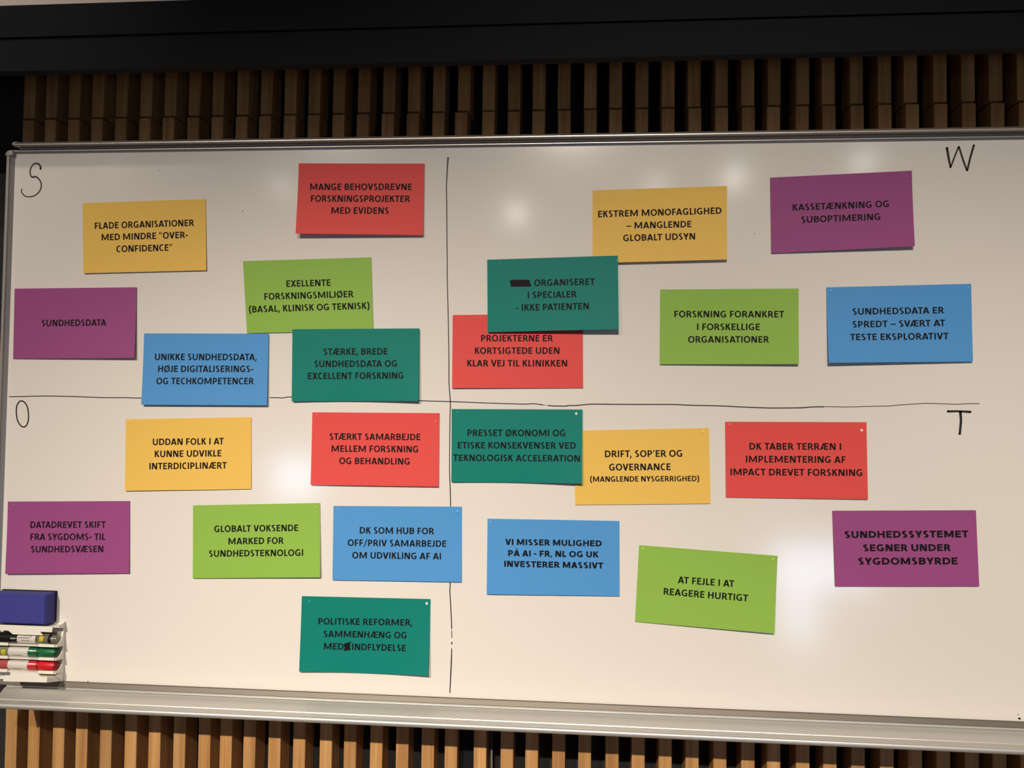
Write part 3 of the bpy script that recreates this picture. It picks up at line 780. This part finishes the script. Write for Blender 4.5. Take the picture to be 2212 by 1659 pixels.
# ---------------------------------------------------------------- pen holder with three markers
WP = M['whiteplastic']
hxR = U(140.3, 1400, 0).x
hzT = U(139, 1342, 0).z; hzB = U(139, 1471, 0).z
d1 = 0.0225
lipR = U(120, 1391, -d1).x
cutR = U(84, 1391, -d1).x; cutL = U(18, 1389, -d1).x
hxL = (cutL + cutR) - hxR
hd = empty('pen_holder', ((hxL + hxR) / 2, 0, hzB), 'white plastic three-slot marker holder on the board above the tray', 'pen holder')
box('back_plate', hxL + 0.002, hxR - 0.001, -0.0030, -0.0006, hzB, hzT - 0.002, WP, hd)
lips = [U(100, y, -d1).z for y in (1391.5, 1420.3, 1449.3)]
marks = []
lt = 0.0016
def shelf(zl, depth, cut=True):
    """zl = z of lip top; floor just below"""
    fz = zl - 0.0030
    box('shelf', hxL + 0.002, hxR - 0.0012, -depth + 0.001, -0.0031, fz - lt, fz, WP, hd, 0.0003)
    for a, b in ((hxL + 0.004, cutL), (cutR, hxR - 0.003)):
        box('lip', a, b, -depth - 0.0006, -depth + 0.0010, fz - lt, zl, WP, hd, 0.0004)
    return fz
for zl in lips: shelf(zl, d1)
# top shelf carrying a deep apron with a lowered middle
tz = U(60, 1351, -0.019).z; tb = U(100, 1364.3, -0.019).z; tb2 = U(60, 1370.5, -0.019).z
xa0 = U(20, 1364, -0.019).x; xa1 = U(30, 1370, -0.019).x; xa2 = U(95, 1370, -0.019).x; xa3 = U(88, 1364, -0.019).x
xa3, xa2 = xa3, xa2
box('shelf', hxL + 0.002, hxR - 0.0012, -0.020, -0.0031, tz - 0.0016, tz, WP, hd, 0.0003)
ap = [(hxL + 0.004, tz), (hxR - 0.008, tz), (hxR - 0.0095, tb), (xa3, tb), (xa2, tb2), (xa1, tb2), (xa0, tb), (hxL + 0.004, tb)]
v = [(x, -0.0215, z) for x, z in ap] + [(x, -0.0200, z) for x, z in ap]
n = len(ap)
f = [(i, (i + 1) % n, n + (i + 1) % n, n + i) for i in range(n)] + [tuple(range(n)), tuple(range(n, 2 * n))]
meshobj('apron', v, f, WP, hd)
# scalloped end plates
def end_plate(x0, x1):
    pts = [(-0.0006, hzB), (-0.0006, hzT), (-0.0035, hzT + 0.0)]
    tops = [tz + 0.002] + [z for z in lips]
    prev = hzT
    for k, zl in enumerate(tops):
        dep = 0.0185 if k == 0 else d1
        zs = prev; ze = zl - 0.0012
        for q in range(8):
            t = q / 7 * math.pi / 2
            pts.append((-0.0045 - (dep - 0.0045) * (1 - math.cos(t)), zs - (zs - ze) * math.sin(t)))
        fz = zl - 0.0030 - lt
        pts.append((-dep, fz)); pts.append((-0.0060, fz - 0.0022 - (0.001 if k == 0 else 0)))
        prev = fz - 0.0030
    pts.append((-0.0200, lips[2] - 0.0075)); pts.append((-0.0040, hzB + 0.0005))
    n = len(pts)
    v = [(x0, y, z) for y, z in pts] + [(x1, y, z) for y, z in pts]
    f = [(i, (i + 1) % n, n + (i + 1) % n, n + i) for i in range(n)] + [tuple(range(n)), tuple(range(n, 2 * n))]
    o = meshobj('end_plate', v, f, WP, hd)
    bm = bmesh.new(); bm.from_mesh(o.data); bmesh.ops.triangulate(bm, faces=[q for q in bm.faces if len(q.verts) > 4]); bm.to_mesh(o.data); bm.free()
end_plate(hxR - 0.0012, hxR); end_plate(hxL, hxL + 0.0012)
# stepped front apron at the foot
ad = 0.0420
A = lambda x, y: U(x, y, -ad)
fp = [A(7, 1459), A(21.5, 1459), A(22.5, 1451.8), A(79, 1452.8), A(87, 1461.5), A(102, 1462), A(101, 1474.3), A(7, 1471.8)]
v = [(p.x, -ad, p.z) for p in fp] + [(p.x, -ad + 0.0016, p.z) for p in fp]
n = len(fp)
f = [(i, (i + 1) % n, n + (i + 1) % n, n + i) for i in range(n)] + [tuple(range(n)), tuple(range(n, 2 * n))]
meshobj('foot_apron', v, f, WP, hd)
fx0, fx1 = fp[7].x + .0004, fp[6].x - .0004
zq = min(fp[6].z, fp[7].z) + .0004
extr_x('foot_block', [(-ad + .0016, zq), (-ad + .0016, A(60, 1465).z), (-0.0031, lips[2] - 0.0125), (-0.0031, hzB + 0.0008)], fx0, fx1, WP, hd)

# markers
def mcol(n, c, r=0.3, **k): return mat(n, srgb(*c), r, noise=0.03, **k)
MM = {'blackb': mcol('marker_black', (20, 18, 18)), 'label': mcol('marker_label', (214, 208, 200), .45), 'clear': mcol('smoky_clear_plastic', (112, 106, 92), .15, coat=.6),
      'greenclear': mcol('green_tinted_plastic', (122, 132, 104), .15, coat=.6), 'yellow': mcol('yellow_strip', (196, 184, 34), .4),
      'greenb': mcol('green_plastic', (16, 100, 58), .35), 'greend': mcol('dark_green_plastic', (8, 62, 36), .35), 'redb': mcol('red_plastic', (206, 20, 34), .35),
      'redm': mcol('red_barrel', (196, 44, 48), .25, coat=.5), 'redd': mcol('dark_red_plastic', (120, 10, 24), .35), 'pink': mcol('pink_tinted_plastic', (176, 82, 82), .2, coat=.5),
      'greyline': mcol('grey_print', (130, 126, 120), .5), 'whitep': mcol('white_print', (225, 222, 216), .45), 'greenm': mcol('green_barrel', (26, 98, 60), .25, coat=.5)}


def lathe(name, prof, cy, cz, m, parent, ns=28, a0=0, a1=360):
    """prof [(x,r)] revolved about the X axis through (cy,cz)"""
    full = abs(a1 - a0) >= 360
    v, f = [], []
    nk = ns if full else ns + 1
    for x, r in prof:
        for k in range(nk):
            a = math.radians(a0 + (a1 - a0) * k / ns)
            v.append((x, cy - r * math.cos(a), cz + r * math.sin(a)))
    for j in range(len(prof) - 1):
        for k in range(ns):
            k2 = (k + 1) % nk
            f.append((j * nk + k, j * nk + k2, (j + 1) * nk + k2, (j + 1) * nk + k))
    if full: f += [tuple(range(nk)), tuple(range((len(prof) - 1) * nk, len(prof) * nk))]
    o = meshobj(name, v, f, m, parent, True); o.data.set_sharp_from_angle(angle=math.radians(45)); return o


def onbarrel(name, text, xc, wlen, hgt, ang, cy, cz, r, m, parent):
    polys, x0, x1 = line_polys(text, True); v, f = [], []
    for q in polys:
        s0 = len(v)
        for gx, gy in q:
            a = ang + (gy - .5) * hgt / r
            v.append((xc + ((gx - x0) / (x1 - x0) - .5) * wlen, cy - (r + .0001) * math.cos(a), cz + (r + .0001) * math.sin(a)))
        f.append(tuple(range(s0, s0 + len(q))))
    return meshobj(name, v, f, m, parent)


RR = 0.0082
def marker(lip, ycen_px, kind, label):
    cy = -0.0115
    cz = lip - 0.0030 + RR + 0.0002
    X = lambda px: U(px, ycen_px, cy - 0.006).x
    t = empty('board_marker', (X(50), cy, cz - RR), label, 'marker', 'whiteboard markers in the holder')
    if kind == 'black':
        x = [X(-62), X(38), X(79), X(84), X(110), X(121), X(124)]
        lathe('barrel', [(x[0], RR * .7), (x[0] + .002, RR), (x[1], RR), (x[2], RR)], cy, cz, MM['blackb'], t)
        lathe('paper_label', [(x[1], RR + .00012), (x[2] - .001, RR + .00012)], cy, cz, MM['label'], t, 24, -60, 62)
        lathe('cap', [(x[2], RR), (x[2] + .0008, RR * 1.03), (X(96), RR * .98), (x[4], RR * .86), (x[5], RR * .72), (x[6], RR * .45)], cy, cz, MM['clear'], t)
        lathe('cap_strip', [(X(86), RR * 1.04), (X(95), RR * 1.02)], cy, cz, MM['yellow'], t, 14, -15, 70)
        lathe('nib', [(X(98), RR * .6), (X(105), RR * .99), (X(110), RR * .9)], cy, cz, MM['blackb'], t)
        onbarrel('lettering', 'PILOT' if False else 'PILOT', X(29.5), .0092, .0022, math.radians(8), cy, cz, RR, MM['whitep'], t) if False else None
        onbarrel('lettering', 'MASTER', X(57), .020, .0036, math.radians(38), cy, cz, RR + .0001, MM['greyline'], t)
        lathe('print_line', [(X(48), RR + .0002), (X(66), RR + .0002)], cy, cz, MM['greyline'], t, 3, -16, -8)
        lathe('print_line', [(X(40), RR + .0002), (X(66), RR + .0002)], cy, cz, MM['blackb'], t, 3, 14, 20)
        onbarrel('lettering', 'PILOT', X(30), .0090, .0022, math.radians(6), cy, cz, RR, MM['whitep'], t)
    else:
        g = kind == 'green'
        body, ring, capm, clr = (MM['greenm'], MM['greend'], MM['greenb'], MM['greenclear']) if g else (MM['redm'], MM['redd'], MM['redb'], MM['pink'])
        o_ = 0 if g else -1
        lathe('front_cap', [(X(-62), RR * .5), (X(-58), RR * .8), (X(-20), RR * .98), (X(16 + o_), RR * 1.02), (X(18 + o_), RR)], cy, cz, clr, t)
        lathe('barrel', [(X(17 + o_), RR * .985), (X(79 + o_), RR * .985), (X(80 + o_), RR * .93)], cy, cz, body, t)
        lathe('paper_label', [(X(18.5 + o_), RR + .0001), (X(61 + o_), RR + .0001)], cy, cz, MM['label'], t, 24, -110, 100)
        lathe('ring', [(X(79.5 + o_), RR * .93), (X(81 + o_), RR * .82), (X(85 + o_), RR * .82)], cy, cz, ring, t)
        lathe('end_plug', [(X(83 + o_), RR * .90), (X(85 + o_), RR * .94), (X(113 + o_), RR * .90), (X(116 + o_), RR * .84)], cy, cz, capm, t)
        lathe('end_tip', [(X(115 + o_), RR * .80), (X(119 + o_), RR * .66), (X(122 + o_), RR * .40), (X(122.5 + o_), RR * .36)], cy, cz, ring, t)
        lathe('print_line', [(X(28 + o_), RR + .0002), (X(50 + o_), RR + .0002)], cy, cz, MM['greyline'], t, 4, -42, -32)
        if g: lathe('cap_strip', [(X(4), RR * 1.03), (X(13), RR * 1.03)], cy, cz, MM['yellow'], t, 12, -60, 25)
        lathe('print_line', [(X(24 + o_), RR + .0002), (X(58 + o_), RR + .0002)], cy, cz, MM['greyline'], t, 3, 48, 53)


marker(lips[0], 1381, 'black', 'black whiteboard marker with clear cap, top slot of the holder')
marker(lips[1], 1411, 'green', 'green whiteboard marker with white label, middle slot of the holder')
marker(lips[2], 1440, 'red', 'red whiteboard marker with white label, bottom slot of the holder')

for o in bpy.data.objects:
    if '_o' in o: del o['_o']
